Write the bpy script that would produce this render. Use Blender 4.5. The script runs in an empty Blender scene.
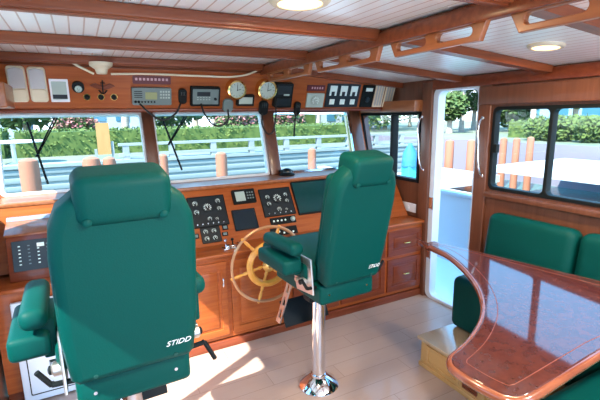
import bpy, bmesh, math, random
from mathutils import Vector, Matrix
random.seed(7)
S = bpy.context.scene
COL = S.collection
PI = math.pi
# ---------------------------------------------------------------- camera
F = 415.0
def nrm(v): v = Vector(v); v.normalize(); return v
cy = nrm((77-300, 80, -F)); cx = Vector((806, 95, -F)); cx = nrm(cx - cx.dot(cy)*cy); cz = cx.cross(cy)
R3 = Matrix((cx, cy, cz))
CAM = Vector((0, 0, 1.6))
cd = bpy.data.cameras.new('camera'); co = bpy.data.objects.new('camera', cd); COL.objects.link(co)
cd.sensor_width = 36; cd.lens = F/600*36; cd.clip_start = .05; cd.clip_end = 500
co.matrix_world = Matrix.Translation(CAM) @ R3.to_4x4()
S.camera = co
def ray(x, y): return R3 @ Vector((x-300, 200-y, -F))
def on(x, y, ax, v):
    d = ray(x, y); return CAM + d*((v-CAM[ax])/d[ax])
def onp(x, y, p, n):
    d = ray(x, y); return CAM + d*((p-CAM).dot(n)/d.dot(n))

# ---------------------------------------------------------------- materials
def mat(name, col, rough=.5, metal=0, coat=0, emit=None, es=0, trans=0, bump=0, bscale=60, var=None, vscale=(4,4,4), spec=None, ctr=.05):
    m = bpy.data.materials.new(name); m.use_nodes = True
    nt = m.node_tree; b = nt.nodes['Principled BSDF']
    b.inputs['Base Color'].default_value = (*col, 1)
    b.inputs['Roughness'].default_value = rough; b.inputs['Metallic'].default_value = metal
    b.inputs['Coat Weight'].default_value = coat; b.inputs['Coat Roughness'].default_value = ctr
    if spec is not None: b.inputs['Specular IOR Level'].default_value = spec
    if emit: b.inputs['Emission Color'].default_value = (*emit, 1); b.inputs['Emission Strength'].default_value = es
    tc = nt.nodes.new('ShaderNodeTexCoord')
    if var is not None:
        mp = nt.nodes.new('ShaderNodeMapping'); mp.inputs['Scale'].default_value = vscale
        nz = nt.nodes.new('ShaderNodeTexNoise'); nz.inputs['Scale'].default_value = 1; nz.inputs['Detail'].default_value = 6; nz.inputs['Distortion'].default_value = .4
        rp = nt.nodes.new('ShaderNodeValToRGB'); rp.color_ramp.elements[0].position = .3; rp.color_ramp.elements[1].position = .7
        rp.color_ramp.elements[0].color = (*col, 1); rp.color_ramp.elements[1].color = (*var, 1)
        nt.links.new(tc.outputs['Object'], mp.inputs[0]); nt.links.new(mp.outputs[0], nz.inputs['Vector'])
        nt.links.new(nz.outputs['Fac'], rp.inputs[0]); nt.links.new(rp.outputs[0], b.inputs['Base Color'])
    if bump:
        n2 = nt.nodes.new('ShaderNodeTexNoise'); n2.inputs['Scale'].default_value = bscale; n2.inputs['Detail'].default_value = 3
        bp = nt.nodes.new('ShaderNodeBump'); bp.inputs['Strength'].default_value = bump; bp.inputs['Distance'].default_value = .01
        nt.links.new(tc.outputs['Object'], n2.inputs['Vector']); nt.links.new(n2.outputs['Fac'], bp.inputs['Height']); nt.links.new(bp.outputs[0], b.inputs['Normal'])
    return m
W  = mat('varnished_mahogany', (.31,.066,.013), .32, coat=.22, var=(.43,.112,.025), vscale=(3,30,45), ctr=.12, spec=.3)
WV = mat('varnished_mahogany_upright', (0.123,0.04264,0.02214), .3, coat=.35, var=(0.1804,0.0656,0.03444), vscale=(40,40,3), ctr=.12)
WD = mat('dark_mahogany', (.15,.028,.009), .32, coat=.3, var=(.22,.05,.018), vscale=(3,25,40), ctr=.1, spec=.3)
WC = mat('beam_mahogany', (.17,.036,.011), .4, coat=.2, var=(.27,.068,.022), vscale=(3,40,40), ctr=.15, spec=.3)
WR = mat('rail_teak', (.26,.075,.022), .35, coat=.3, var=(.36,.12,.038), vscale=(40,4,40))
OAK = mat('oak', (0.492,0.2788,0.0902), .4, coat=.3, var=(0.574,0.3526,0.1394), vscale=(30,3,20))
OAKT = mat('oak_step_top', (0.451,0.328,0.205), .25, coat=1, var=(0.5084,0.3854,0.246), vscale=(30,3,20), ctr=.08)
TAB = mat('gloss_burl_tabletop', (.05,.010,.007), .4, coat=1, spec=.05, var=(.09,.020,.012), vscale=(26,26,26), ctr=.06)
TAB.node_tree.nodes['Principled BSDF'].inputs['Coat IOR'].default_value = 1.75
RIM = mat('tabletop_rim_wood', (.17,.045,.02), .2, coat=1, var=(.26,.075,.03), vscale=(9,9,9))
GOLDW = mat('honey_varnished_wheel_wood', (.70,.29,.03), .3, coat=.5, var=(.80,.38,.06), vscale=(30,30,30))
HOOP = mat('bronze_wheel_hoop', (.60,.33,.17), .3, metal=.5, coat=.5)
G  = mat('green_leather', (0,0.0578,0.0495), .5, coat=.0, bump=.08, bscale=220, spec=.12, ctr=.3)
GS = mat('green_leather_seam', (.002,.06,.05), .5)
CHR = mat('chrome', (.85,.86,.88), .08, metal=1)
ALU = mat('brushed_aluminium', (.6,.58,.56), .35, metal=.9, bump=.05, bscale=300)
BR = mat('polished_brass', (.85,.58,.2), .2, metal=1)
BK = mat('black_plastic', (.008,.011,.012), .5, bump=.03, bscale=300, spec=.15)
BKP = mat('black_gauge_panel', (.004,.012,.018), .35, coat=.05)
DB = mat('dark_blue_screen', (.002,.014,.026), .15, coat=.2, ctr=.04)
SG = mat('green_tinted_screen', (.003,.05,.05), .15, coat=.2, ctr=.04)
GP = mat('grey_plastic', (.16,.22,.22), .45)
GL = mat('light_grey_display', (.42,.52,.47), .35)
WH = mat('white_paint', (.80,.82,.84), .4, bump=.02)
DOORW = mat('white_door_gelcoat', (.72,.80,.90), .3, coat=.4)
CR = mat('cream_plastic', (.75,.66,.48), .45)
SIL = mat('silver_grille_mesh', (.5,.5,.5), .35, metal=.7, bump=.4, bscale=500)
RED = mat('red_brown_plaque', (.12,.012,.02), .35, coat=.3)
MK = mat('white_instrument_marking', (.8,.95,.9), .5)
RMK = mat('pink_marking', (.6,.35,.38), .5)
LAMP = mat('warm_lamp_lens', (1,.8,.5), .5, emit=(1,.62,.25), es=1.7)
RUB = mat('black_rubber', (.01,.01,.01), .6)
CONC = mat('pale_concrete', (0.1968,0.2214,0.2296), .85, var=(0.2788,0.3034,0.3034), vscale=(.6,.6,6), bump=.2, bscale=8)
CONC2 = mat('seawall_boards', (0.1804,0.2214,0.2296), .8, var=(0.246,0.2788,0.2706), vscale=(.4,.4,7))
PIL = mat('piling_timber', (0.328,0.1148,0.0615), .8, var=(0.246,0.1066,0.0656), vscale=(6,6,1), bump=.3, bscale=12)
HED = mat('hedge_leaf', (0.0369,0.0779,0.00984), .8, var=(0.0984,0.1394,0.0246), vscale=(3,3,3))
TRE = mat('tree_leaf', (0.0246,0.0697,0.0123), .7, var=(0.0738,0.123,0.0287), vscale=(2,2,2))
PNK = mat('pink_blossom', (0.328,0.0902,0.123), .7, var=(0.246,0.1558,0.0984), vscale=(3,3,3))
TRK = mat('palm_bark', (.28,.24,.20), .9, var=(.40,.36,.31), vscale=(2,2,14))
BLD = mat('white_building_render', (0.2952,0.3444,0.3936), .8, var=(0.3444,0.3936,0.4428), vscale=(1,1,1))
BLB = mat('blue_building_render', (0.082,0.2296,0.3116), .8)
WIN = mat('far_window_glass', (.05,.16,.24), .15, coat=.5)
GRND = mat('paved_ground', (0.164,0.1722,0.1394), .9, var=(0.1148,0.1476,0.082), vscale=(.6,.6,.6))
WAT = mat('green_harbour_water', (0.041,0.1312,0.1312), .2, bump=.5, bscale=3, var=(0.0656,0.1558,0.1394), vscale=(.5,.5,.5))
PLY = mat('tan_board', (0.369,0.1886,0.0574), .6, var=(0.41,0.2214,0.0738), vscale=(10,10,2))
BLUE = mat('blue_canvas', (.02,.16,.38), .7)
TERRA = mat('terracotta_roof', (.5,.22,.14), .8)

def groove_mat(name, base, groove, width, frac, axis=0, rough=.35, coat=.3, length=None, var=None, gb=.5):
    m = mat(name, base, rough, coat=coat)
    nt = m.node_tree; b = nt.nodes['Principled BSDF']
    tc = nt.nodes.new('ShaderNodeTexCoord'); sx = nt.nodes.new('ShaderNodeSeparateXYZ'); nt.links.new(tc.outputs['Object'], sx.inputs[0])
    def M(op, a, bv):
        n = nt.nodes.new('ShaderNodeMath'); n.operation = op
        for i, v in enumerate((a, bv)):
            if v is None: continue
            if isinstance(v, (int, float)): n.inputs[i].default_value = v
            else: nt.links.new(v, n.inputs[i])
        return n.outputs[0]
    c = sx.outputs[axis]
    q = M('DIVIDE', M('ADD', c, 50), width); fr = M('FRACT', q, None); g = M('LESS_THAN', fr, frac)
    row = M('FLOOR', q, None)
    if length:
        l = sx.outputs[1-axis]
        q2 = M('DIVIDE', M('ADD', M('ADD', l, 50), M('MULTIPLY', M('FRACT', M('MULTIPLY', row, .381), None), length)), length)
        g = M('MAXIMUM', g, M('LESS_THAN', M('FRACT', q2, None), frac*width/length))
        row = M('ADD', M('MULTIPLY', row, 7.31), M('MULTIPLY', M('FLOOR', q2, None), 3.17))
    mix = nt.nodes.new('ShaderNodeMix'); mix.data_type = 'RGBA'
    nt.links.new(g, mix.inputs[0]); mix.inputs[6].default_value = (*base, 1); mix.inputs[7].default_value = (*groove, 1)
    if var:
        wn = nt.nodes.new('ShaderNodeTexWhiteNoise'); wn.noise_dimensions = '1D'; nt.links.new(row, wn.inputs['W'])
        mp = nt.nodes.new('ShaderNodeMapping'); mp.inputs['Scale'].default_value = (3, 60, 1) if axis else (60, 3, 1)
        nz = nt.nodes.new('ShaderNodeTexNoise'); nz.inputs['Scale'].default_value = 1; nz.inputs['Detail'].default_value = 4
        nt.links.new(tc.outputs['Object'], mp.inputs[0]); nt.links.new(mp.outputs[0], nz.inputs['Vector'])
        f = M('ADD', M('MULTIPLY', wn.outputs['Value'], .55), M('MULTIPLY', nz.outputs['Fac'], .45))
        m2 = nt.nodes.new('ShaderNodeMix'); m2.data_type = 'RGBA'; nt.links.new(f, m2.inputs[0])
        m2.inputs[6].default_value = (*base, 1); m2.inputs[7].default_value = (*var, 1); nt.links.new(m2.outputs[2], mix.inputs[6])
    nt.links.new(mix.outputs[2], b.inputs['Base Color'])
    bp = nt.nodes.new('ShaderNodeBump'); bp.inputs['Strength'].default_value = gb; bp.inputs['Distance'].default_value = .004; bp.invert = True
    nt.links.new(g, bp.inputs['Height']); nt.links.new(bp.outputs[0], b.inputs['Normal'])
    return m
CEIL = groove_mat('white_tongue_and_groove', (.95,.95,.93), (.55,.36,.28), .056, .11, 0, gb=.3, coat=1)
CEIL.node_tree.nodes['Principled BSDF'].inputs['Coat Roughness'].default_value = .28; CEIL.node_tree.nodes['Principled BSDF'].inputs['Coat IOR'].default_value = 1.7
FLR = groove_mat('pale_laminate_floor', (0.3936,0.2829,0.2337), (0.246,0.164,0.1312), .14, .02, 1, rough=.3, coat=.25, length=1.1, var=(0.451,0.3444,0.2952), gb=.2)

gm = bpy.data.materials.new('window_glass'); gm.use_nodes = True; nt = gm.node_tree; nt.nodes.clear()
o_ = nt.nodes.new('ShaderNodeOutputMaterial'); mx = nt.nodes.new('ShaderNodeMixShader'); tr = nt.nodes.new('ShaderNodeBsdfTransparent'); gl = nt.nodes.new('ShaderNodeBsdfGlossy')
lw = nt.nodes.new('ShaderNodeLayerWeight'); lw.inputs[0].default_value = .12; fr = nt.nodes.new('ShaderNodeMath'); fr.operation = 'MULTIPLY'; fr.inputs[1].default_value = .55; nt.links.new(lw.outputs['Facing'], fr.inputs[0]); gl.inputs['Roughness'].default_value = .02; tr.inputs[0].default_value = (.93,.97,.97,1)
nt.links.new(fr.outputs[0], mx.inputs[0]); nt.links.new(tr.outputs[0], mx.inputs[1]); nt.links.new(gl.outputs[0], mx.inputs[2]); nt.links.new(mx.outputs[0], o_.inputs[0])
GLASS = gm

# ---------------------------------------------------------------- mesh helpers
def link(name, me, m, parent=None, mw=None):
    o = bpy.data.objects.new(name, me); COL.objects.link(o)
    if m is not None: me.materials.clear(); me.materials.append(m)
    if mw is not None: me.transform(mw)
    if parent is not None: o.parent = parent
    return o
def fin(bm, smooth=True, ang=35):
    me = bpy.data.meshes.new('m'); bmesh.ops.recalc_face_normals(bm, faces=bm.faces); bm.to_mesh(me); bm.free()
    if smooth:
        me.polygons.foreach_set('use_smooth', [True]*len(me.polygons)); me.set_sharp_from_angle(angle=math.radians(ang))
    return me
def join(*mes):
    bm = bmesh.new()
    for me in mes: bm.from_mesh(me)
    return fin(bm)
def box(x0, x1, y0, y1, z0, z1, bev=0, seg=3):
    bm = bmesh.new(); bmesh.ops.create_cube(bm, size=1)
    for v in bm.verts: v.co = Vector(((x0+x1)/2+v.co.x*(x1-x0), (y0+y1)/2+v.co.y*(y1-y0), (z0+z1)/2+v.co.z*(z1-z0)))
    if bev: bmesh.ops.bevel(bm, geom=bm.edges[:], offset=bev, segments=seg, profile=.5, affect='EDGES')
    return fin(bm)
def prism(poly, axis, a, b, bev=0, seg=2):      # polygon in the two other axes extruded along axis
    bm = bmesh.new(); vs = []
    for p in poly:
        c = [0,0,0]; k = [i for i in range(3) if i != axis]; c[k[0]], c[k[1]] = p; c[axis] = a; vs.append(bm.verts.new(c))
    f = bm.faces.new(vs); r = bmesh.ops.extrude_face_region(bm, geom=[f])
    for v in [g for g in r['geom'] if isinstance(g, bmesh.types.BMVert)]: v.co[axis] = b
    if bev: bmesh.ops.bevel(bm, geom=bm.edges[:], offset=bev, segments=seg, profile=.5, affect='EDGES')
    return fin(bm)
def curve_mesh(cu):
    o = bpy.data.objects.new('tmp', cu); COL.objects.link(o); bpy.context.view_layer.update()
    me = bpy.data.meshes.new_from_object(o.evaluated_get(bpy.context.evaluated_depsgraph_get()))
    bpy.data.objects.remove(o); bpy.data.curves.remove(cu)
    me.polygons.foreach_set('use_smooth', [True]*len(me.polygons)); me.set_sharp_from_angle(angle=math.radians(40))
    return me
def shape(outer, holes=(), depth=.04, bev=0, res=2):   # filled outline with holes in XY, depth along Z (centred)
    cu = bpy.data.curves.new('c', 'CURVE'); cu.dimensions = '2D'; cu.fill_mode = 'BOTH'
    cu.extrude = max(depth/2-bev, 0); cu.bevel_depth = bev; cu.bevel_resolution = res; cu.offset = -bev
    for pl in [outer, *holes]:
        s = cu.splines.new('POLY'); s.points.add(len(pl)-1); s.use_cyclic_u = True
        for i, p in enumerate(pl): s.points[i].co = (p[0], p[1], 0, 1)
    return curve_mesh(cu)
def rrect(x0, x1, y0, y1, r=.03, n=5):
    out = []
    for cxx, cyy, a0 in ((x1-r, y1-r, 0), (x0+r, y1-r, 90), (x0+r, y0+r, 180), (x1-r, y0+r, 270)):
        for i in range(n+1):
            a = math.radians(a0+90*i/n); out.append((cxx+r*math.cos(a), cyy+r*math.sin(a)))
    return out
def tube(pts, r, cyc=False, smooth=True, bres=3):
    cu = bpy.data.curves.new('c', 'CURVE'); cu.dimensions = '3D'; cu.bevel_depth = r; cu.bevel_resolution = bres; cu.use_fill_caps = not cyc
    if smooth and len(pts) > 2:
        s = cu.splines.new('BEZIER'); s.bezier_points.add(len(pts)-1)
        for i, p in enumerate(pts):
            s.bezier_points[i].co = p; s.bezier_points[i].handle_left_type = s.bezier_points[i].handle_right_type = 'AUTO'
        s.resolution_u = 8
    else:
        s = cu.splines.new('POLY'); s.points.add(len(pts)-1)
        for i, p in enumerate(pts): s.points[i].co = (*p, 1)
    s.use_cyclic_u = cyc
    return curve_mesh(cu)
def lathe(prof, n=32, mw=None):                # profile (r, z)
    bm = bmesh.new(); rings = []
    for r, z in prof:
        rings.append([bm.verts.new((max(r,1e-4)*math.cos(2*PI*i/n), max(r,1e-4)*math.sin(2*PI*i/n), z)) for i in range(n)])
    for a, b in zip(rings, rings[1:]):
        for i in range(n): bm.faces.new((a[i], a[(i+1)%n], b[(i+1)%n], b[i]))
    bm.faces.new(rings[0][::-1]); bm.faces.new(rings[-1])
    me = fin(bm)
    if mw is not None: me.transform(mw)
    return me
def text_mesh(s, size, depth=.001, shear=0):
    cu = bpy.data.curves.new('t', 'FONT'); cu.body = s; cu.size = size; cu.extrude = depth; cu.align_x = 'CENTER'; cu.align_y = 'CENTER'; cu.shear = shear
    return curve_mesh(cu)
def tf(me, mw): me.transform(mw); return me
def T(x, y, z): return Matrix.Translation((x, y, z))
def RX(a): return Matrix.Rotation(math.radians(a), 4, 'X')
def RY(a): return Matrix.Rotation(math.radians(a), 4, 'Y')
def RZ(a): return Matrix.Rotation(math.radians(a), 4, 'Z')
def frame(o, x, y, z): 
    m = Matrix((x, y, z)).transposed().to_4x4(); m.translation = o; return m
# plane maps: XY outline -> wall planes
def TOX(X): return frame(Vector((X,0,0)), Vector((0,1,0)), Vector((0,0,1)), Vector((1,0,0)))   # (y,z) outline on plane X
def thing(name, label, cat, loc=(0,0,0), rz=0, group=None):
    o = bpy.data.objects.new(name, None); COL.objects.link(o); o.empty_display_size = .1
    o.location = loc; o.rotation_euler = (0,0,math.radians(rz)); tag(o, label, cat, group); return o
def tag(o, label, cat, group=None):
    o['label'] = label; o['category'] = cat
    if group: o['group'] = group
    return o
def struct(name, me, m, parent=None, label=None):
    o = link(name, me, m, parent)
    if parent is None: o['kind'] = 'structure'
    if label: o['label'] = label
    return o
def rect_hole(a0, a1, b0, b1, r=.03): return rrect(a0, a1, b0, b1, r)

XL, XR = -.52, 2.62
# ---------------------------------------------------------------- room shell
struct('floor', box(XL-.05, XR+.05, -1.2, 2.75, -.04, 0), FLR)
# ceiling in two planes, running down to starboard
CZ, CE = 1.99, 1.885
struct('ceiling', join(box(XL-.05, 1.32, -.9, 3.75, CZ, CZ+.03), prism([(1.32,CZ),(XR+.05,CE-.004),(XR+.05,CE+.03),(1.32,CZ+.03)], 1, -.9, 3.75)), CEIL)
# right wall (y,z outline)
wr = shape([(-1.2,0),(3.62,0),(3.62,1.895),(-1.2,1.895)],
   [[(2.74,1.03),(3.40,1.03),(3.56,1.60),(2.74,1.60)], rect_hole(2.15,2.57,.02,1.80,.05), rect_hole(.75,2.02,1.06,1.65,.04)], .05)
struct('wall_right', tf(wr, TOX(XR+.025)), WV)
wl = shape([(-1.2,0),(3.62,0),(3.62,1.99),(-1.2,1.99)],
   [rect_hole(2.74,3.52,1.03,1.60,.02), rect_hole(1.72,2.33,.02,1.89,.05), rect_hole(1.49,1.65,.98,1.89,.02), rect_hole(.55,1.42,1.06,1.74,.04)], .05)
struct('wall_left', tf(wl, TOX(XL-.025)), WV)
# raked windshield wall: plane from (3.45,1.02) to (3.62,1.64)
wa = math.degrees(math.atan2(.17, .55))
def WS(u, v, w=0):                              # u = X, v = height above 1.09 along the rake
    s = math.hypot(.17,.55); return Vector((u, 3.45+v*.17/.55 , 1.09+v))
wsM = frame(Vector((0,3.45,1.09)), Vector((1,0,0)), nrm((0,.17,.55)), nrm((0,-.55,.17)))
wlen = math.hypot(.17,.55)
panes = [(-.505,.455),(.545,1.49),(1.60,2.44)]
wf = shape([(XL,-1.1),(XR,-1.1),(XR,.93),(XL,.93)], [rrect(a, b, .0, wlen*1.0, .03) for a, b in panes], .05)
struct('wall_front', tf(wf, wsM), W)
for i, (a, b) in enumerate(panes):
    fo = struct('window_%d' % (i+1), tf(shape(rrect(a-.012,b+.012,-.012,wlen+.012,.035), [rrect(a+.012,b-.012,.012,wlen-.012,.025)], .062, .004), wsM), WH if i<2 else CHR)
    struct('pane', tf(box(a,b,0,wlen,-.003,.003), wsM), GLASS, fo)
# right wall windows
def side_window(n, X, y0, y1, z0, z1, yd, m=BK, t=.024, inner=-1, dw=.012, lab=None):
    M = TOX(X)
    holes = [rrect(y0+t, yd-dw, z0+t, z1-t, .03), rrect(yd+dw, y1-t, z0+t, z1-t, .03)] if yd else [rrect(y0+t, y1-t, z0+t, z1-t, .03)]
    fo = struct('window_%d' % n, tf(shape(rrect(y0,y1,z0,z1,.04), holes, .056, .004), M), m)
    struct('pane', tf(box(y0+.01,y1-.01,z0+.01,z1-.01,-.003,.003), M), GLASS, fo)
    return fo
w4 = struct('window_4', tf(shape([(2.72,1.01),(3.44,1.01),(3.61,1.625),(2.72,1.625)], [[(2.75,1.04),(3.08,1.04),(3.08,1.60),(2.75,1.60)],[(3.11,1.04),(3.41,1.04),(3.565,1.60),(3.11,1.60)]], .075, .003), TOX(XR+.02)), BK)
struct('pane', tf(shape([(2.73,1.02),(3.43,1.02),(3.59,1.615),(2.73,1.615)], (), .006), TOX(XR+.02)), GLASS, w4)
w5 = side_window(5, XR+.02, .75,2.02,1.06,1.65,1.60)
struct('latch', box(XR-.035,XR+.0,1.95,1.985,1.33,1.39,.004), BK, w5)
side_window(6, XL-.02, 2.74,3.52,1.03,1.60,None)
side_window(7, XL-.02, .55,1.42,1.06,1.74,None)
# door, right: white frame lining, fixed lower leaf
d1 = struct('door_1', tf(shape(rrect(2.13,2.59,.0,1.815,.06), [rrect(2.155,2.535,.03,1.785,.05)], .08, .005), TOX(XR+.03)), DOORW)
for z in (.42,.86): struct('hinge', join(box(XR-.018,XR-.008,2.535,2.585,z-.05,z+.05,.002), tube([(XR-.02,2.535,z-.055),(XR-.02,2.535,z+.055)], .006)), CHR, d1)
# trims
k = [0]
def trim(me, m, **kw):
    k[0] += 1; return struct('trim_%d' % k[0], me, m)
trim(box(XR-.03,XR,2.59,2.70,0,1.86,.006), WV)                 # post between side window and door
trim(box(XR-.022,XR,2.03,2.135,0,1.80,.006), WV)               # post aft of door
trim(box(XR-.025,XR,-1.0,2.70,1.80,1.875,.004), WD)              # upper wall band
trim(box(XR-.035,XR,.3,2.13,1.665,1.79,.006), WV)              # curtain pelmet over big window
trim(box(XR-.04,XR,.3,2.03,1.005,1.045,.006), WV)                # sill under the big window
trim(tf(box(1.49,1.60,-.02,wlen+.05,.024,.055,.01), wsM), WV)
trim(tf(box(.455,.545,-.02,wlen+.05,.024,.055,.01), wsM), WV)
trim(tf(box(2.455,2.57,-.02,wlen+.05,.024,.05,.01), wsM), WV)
# deck beams (left of the carlin: flat; right of it: following the camber)
for y in (.93,1.61,2.30,2.97):
    trim(join(box(XL,1.28,y,y+.062,CZ-.045,CZ-.001,.006), box(XL,1.28,y+.015,y+.047,CZ-.052,CZ-.04,.003)), WC)
    s = (CE-CZ)/(XR-1.32)
    trim(prism([(1.36,CZ+s*.04-.045),(XR-.005,CE-.045),(XR-.005,CE-.002),(1.36,CZ+s*.04-.002)], 1, y, y+.062), WC)
trim(box(1.28,1.37,-.6,3.03,CZ-.06,CZ-.005,.008), WC)          # longitudinal carlin
trim(box(1.262,1.282,-.6,3.03,CZ-.075,CZ-.02,.004), WC)
# slotted handrails under the carlin
rails = [(2.97,2.30),(2.25,1.63),(1.565,1.045),(.965,.40)]
rl = ['foremost slotted teak handrail under the ceiling beam, its front end above the brass clocks', 'second slotted teak handrail from the windshield, over the green helm chair',
      'third slotted teak handrail from the windshield, between two wedge gaps', 'nearest slotted teak handrail, running out of the top of the photo']
for (a, b), lb in zip(rails, rl):
    L = a-b; z0, z1 = CZ-.135, CZ-.06
    hs = [rrect(b+L*.12, b+L*.45, z0+.022, z1-.018, .017), rrect(b+L*.56, b+L*.90, z0+.022, z1-.018, .017)]
    o = link('slotted_handrail', tf(shape([(b,z1),(b+.03,z0),(a-.04,z0),(a,z1)], hs, .026, .004), TOX(1.30)), WR)
    tag(o, lb, 'handrail', 'slotted handrails along the ceiling')
# recessed lights
def clight(x, y, z, r, lit, lb, tilt=0):
    t = thing('ceiling_light', lb, 'ceiling light', (x,y,z), 0, 'recessed ceiling lights'); t.rotation_euler = (0, math.radians(tilt), 0)
    link('bezel', lathe([(r*.78,-.001),(r*.8,-.014),(r,-.012),(r*1.08,-.004),(r*1.1,0)]), CR if lit else WH, t)
    link('lens', lathe([(0.001,-.017),(r*.5,-.016),(r*.78,-.012),(r*.79,-.002)]), LAMP if lit else WH, t)
    return t
tl = math.degrees(math.atan2(CZ-CE, XR-1.32))
pL = on(300,4,2,CZ-.012); clight(pL.x, pL.y, CZ, .098, True, 'lit round ceiling light at the top middle, over the left chair side')
def rz_at(x): return CZ+(x-1.32)*(CE-CZ)/(XR-1.32)
pR = on(546,46,2,1.925); clight(pR.x, pR.y, rz_at(pR.x), .078, True, 'lit round ceiling light on the right, above the big window', tl)
pU = on(88,50,2,CZ-.012); clight(pU.x, pU.y, CZ, .10, False, 'unlit white ceiling light at the left, above the anchor plaque')
pV = on(415,73,2,1.905); clight(pV.x, pV.y, rz_at(pV.x), .075, False, 'unlit white ceiling light above the forward side window', tl)

# ---------------------------------------------------------------- face frames for mounted things
def face(p0, p1):                              # p0 bottom (y,z), p1 top (y,z)
    a = Vector((0,p0[0],p0[1])); v = nrm((0,p1[0]-p0[0],p1[1]-p0[1])); n = Vector((1,0,0)).cross(v)
    return a, v, n
OV = face((3.12,1.66),(3.03,1.925)); DS = face((2.83,.70),(3.08,1.085)); LB = face((2.72,.765),(2.77,.955)); FR = face((2.625,0),(2.625,1))
def spot(fc, x0, y0, x1, y1):                  # where a face-mounted thing stands, its half sizes
    a, v, n = fc; mx_, my = (x0+x1)/2, (y0+y1)/2
    c = onp(mx_,my,a,n); l = onp(x0,my,a,n); r = onp(x1,my,a,n); t = onp(mx_,y0,a,n); b = onp(mx_,y1,a,n)
    return frame(c, Vector((1,0,0)), v, n), (r.x-l.x)/2, (t-b).dot(v)/2
def disc(r, z0, z1, n=24): return lathe([(r*.98,z0),(r,z0),(r,z1-.001),(r*.96,z1)], n)
def plate(w, h, z0, z1, r=.006, cx_=0, cy_=0): return tf(shape(rrect(cx_-w,cx_+w,cy_-h,cy_+h,min(r,w*.9,h*.9),3), (), z1-z0, min(.0015,(z1-z0)/3)), T(0,0,(z0+z1)/2))
def mounted(name, fc, rect, lb, cat, group=None):
    M, w, h = spot(fc, *rect)
    t = thing(name, lb, cat, (0,0,0), 0, group); t.matrix_world = M
    return t, w, h
def gauge(t, x, y, r, name='gauge_dial', needle=True, face_m=BKP):
    d = link(name, tf(join(disc(r,0.0,.006), lathe([(r*.8,.006),(r*.86,.009),(r,.009),(r*1.02,.004)])), T(x,y,.004)), face_m, t)
    pts = []
    ms = [tf(box(-r*.065,r*.065,r*.46,r*.80,.0,.0012), T(x,y,.010) @ RZ(a)) for a in range(-135,136,30)]
    if needle: ms.append(tf(box(-r*.07,r*.07,-r*.1,r*.6,.0,.001), T(x,y,.0108) @ RZ(random.uniform(-110,110))))
    link('dial_marking', join(*ms), MK, d); return d

# ---------------------------------------------------------------- overhead console
oc = thing('overhead_console', 'long varnished wood overhead console above the windshield carrying radios and clocks', 'console', (1.0,3.1,1.66))
def loc(o, me): return tf(me, Matrix.Translation(-o.location))
link('fascia', loc(oc, prism([(3.12,1.66),(3.145,1.655),(3.06,1.935),(3.03,1.925)], 0, XL+.005, 2.50)), W, oc)
link('bottom_board', loc(oc, prism([(3.13,1.645),(3.60,1.655),(3.60,1.675),(3.12,1.662)], 0, XL+.005, 2.50)), WD, oc)
link('top_moulding', loc(oc, box(XL+.005,2.52,3.035,3.075,1.915,1.945,.006)), WC, oc)
link('lower_moulding', loc(oc, box(XL+.005,2.50,3.105,3.145,1.652,1.672,.006)), WD, oc)
link('end_cheek', loc(oc, prism([(3.12,1.66),(3.6,1.66),(3.6,1.88),(3.035,1.89)], 0, 2.48, 2.50)), WD, oc)
# grilles / lamps at both ends
for i, (rc, lb) in enumerate((((8,66,27,102),'leftmost tall silver and cream bulkhead lamp at the left end of the overhead console'), ((29,67,47,102),'second tall silver and cream bulkhead lamp from the left, beside the small framed picture'))):
    t, w, h = mounted('bulkhead_lamp', OV, rc, lb, 'lamp', 'tall bulkhead lamps')
    link('housing', join(shape(rrect(-w,w,-h,h,.02), (), .03, .006)), CR, t)
    link('grille', tf(shape([(-w*.85,-h*.2),(w*.85,-h*.2),(w*.82,h*.85),(0,h*.95),(-w*.82,h*.85)], (), .01, .002), T(0,0,.017)), SIL, t)
    link('lens', tf(shape(rrect(-w*.8,w*.8,-h*.88,-h*.25,.012), (), .008, .002), T(0,0,.018)), CR, t)
for rc, lb in (((374,84,383,107),'tall pale louvred grille left of its twin at the right end of the overhead console'), ((384,84,393,107),'tall pale louvred grille at the far right end of the overhead console')):
    t, w, h = mounted('louvred_grille', OV, rc, lb, 'grille', 'louvred grilles at the right end')
    link('housing', shape(rrect(-w,w,-h,h,.006), (), .02, .003), CR, t)
    link('louvre', tf(join(*[box(-w*.75,-w*.75+w*.3,-h*.85,h*.85,0,.003) if j==0 else box(-w*.75+j*w*.55,-w*.75+j*w*.55+w*.3,-h*.85,h*.85,0,.003) for j in range(3)]), T(0,0,.01)), SIL, t)
t, w, h = mounted('framed_picture', OV, (50,79,69,102), 'small white framed picture of a ship beside the round black meter', 'picture')
link('frame', shape(rrect(-w,w,-h,h,.004), [rrect(-w*.78,w*.78,-h*.78,h*.78,.002)], .012, .002), WH, t)
link('print', box(-w*.8,w*.8,-h*.8,h*.8,-.003,.002), GL, t)
link('sea', box(-w*.78,w*.78,-h*.72,-h*.35,.002,.003), BKP, t)
link('ship', join(shape([(-w*.5,-h*.35),(w*.5,-h*.35),(w*.4,-h*.05),(0,-h*.05),(0,h*.35),(-w*.15,h*.35),(-w*.15,-h*.05),(-w*.45,-h*.08)], (), .002)), GP, t)
t, w, h = mounted('round_meter', OV, (72,77,84,96), 'round black meter with pale dial left of the anchor ornament', 'meter')
link('body', disc(w*1.05,-.002,.025), BK, t); gauge(t,0,-h*.12,w*.6,'dial',face_m=GL).location = (0,0,.024)
t, w, h = mounted('anchor_ornament', OV, (90,80,115,93), 'dark carved anchor and eagle ornament on the overhead console', 'ornament')
link('wings', tf(shape([(-w,h*.1),(-w*.6,h*.5),(-w*.15,h*.15),(0,h*.3),(w*.15,h*.15),(w*.6,h*.5),(w,h*.1),(w*.5,-h*.3),(0,-h*.5),(-w*.5,-h*.3)], (), .012, .003), T(0,0,.004)), BR if 0 else WD, t)
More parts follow.
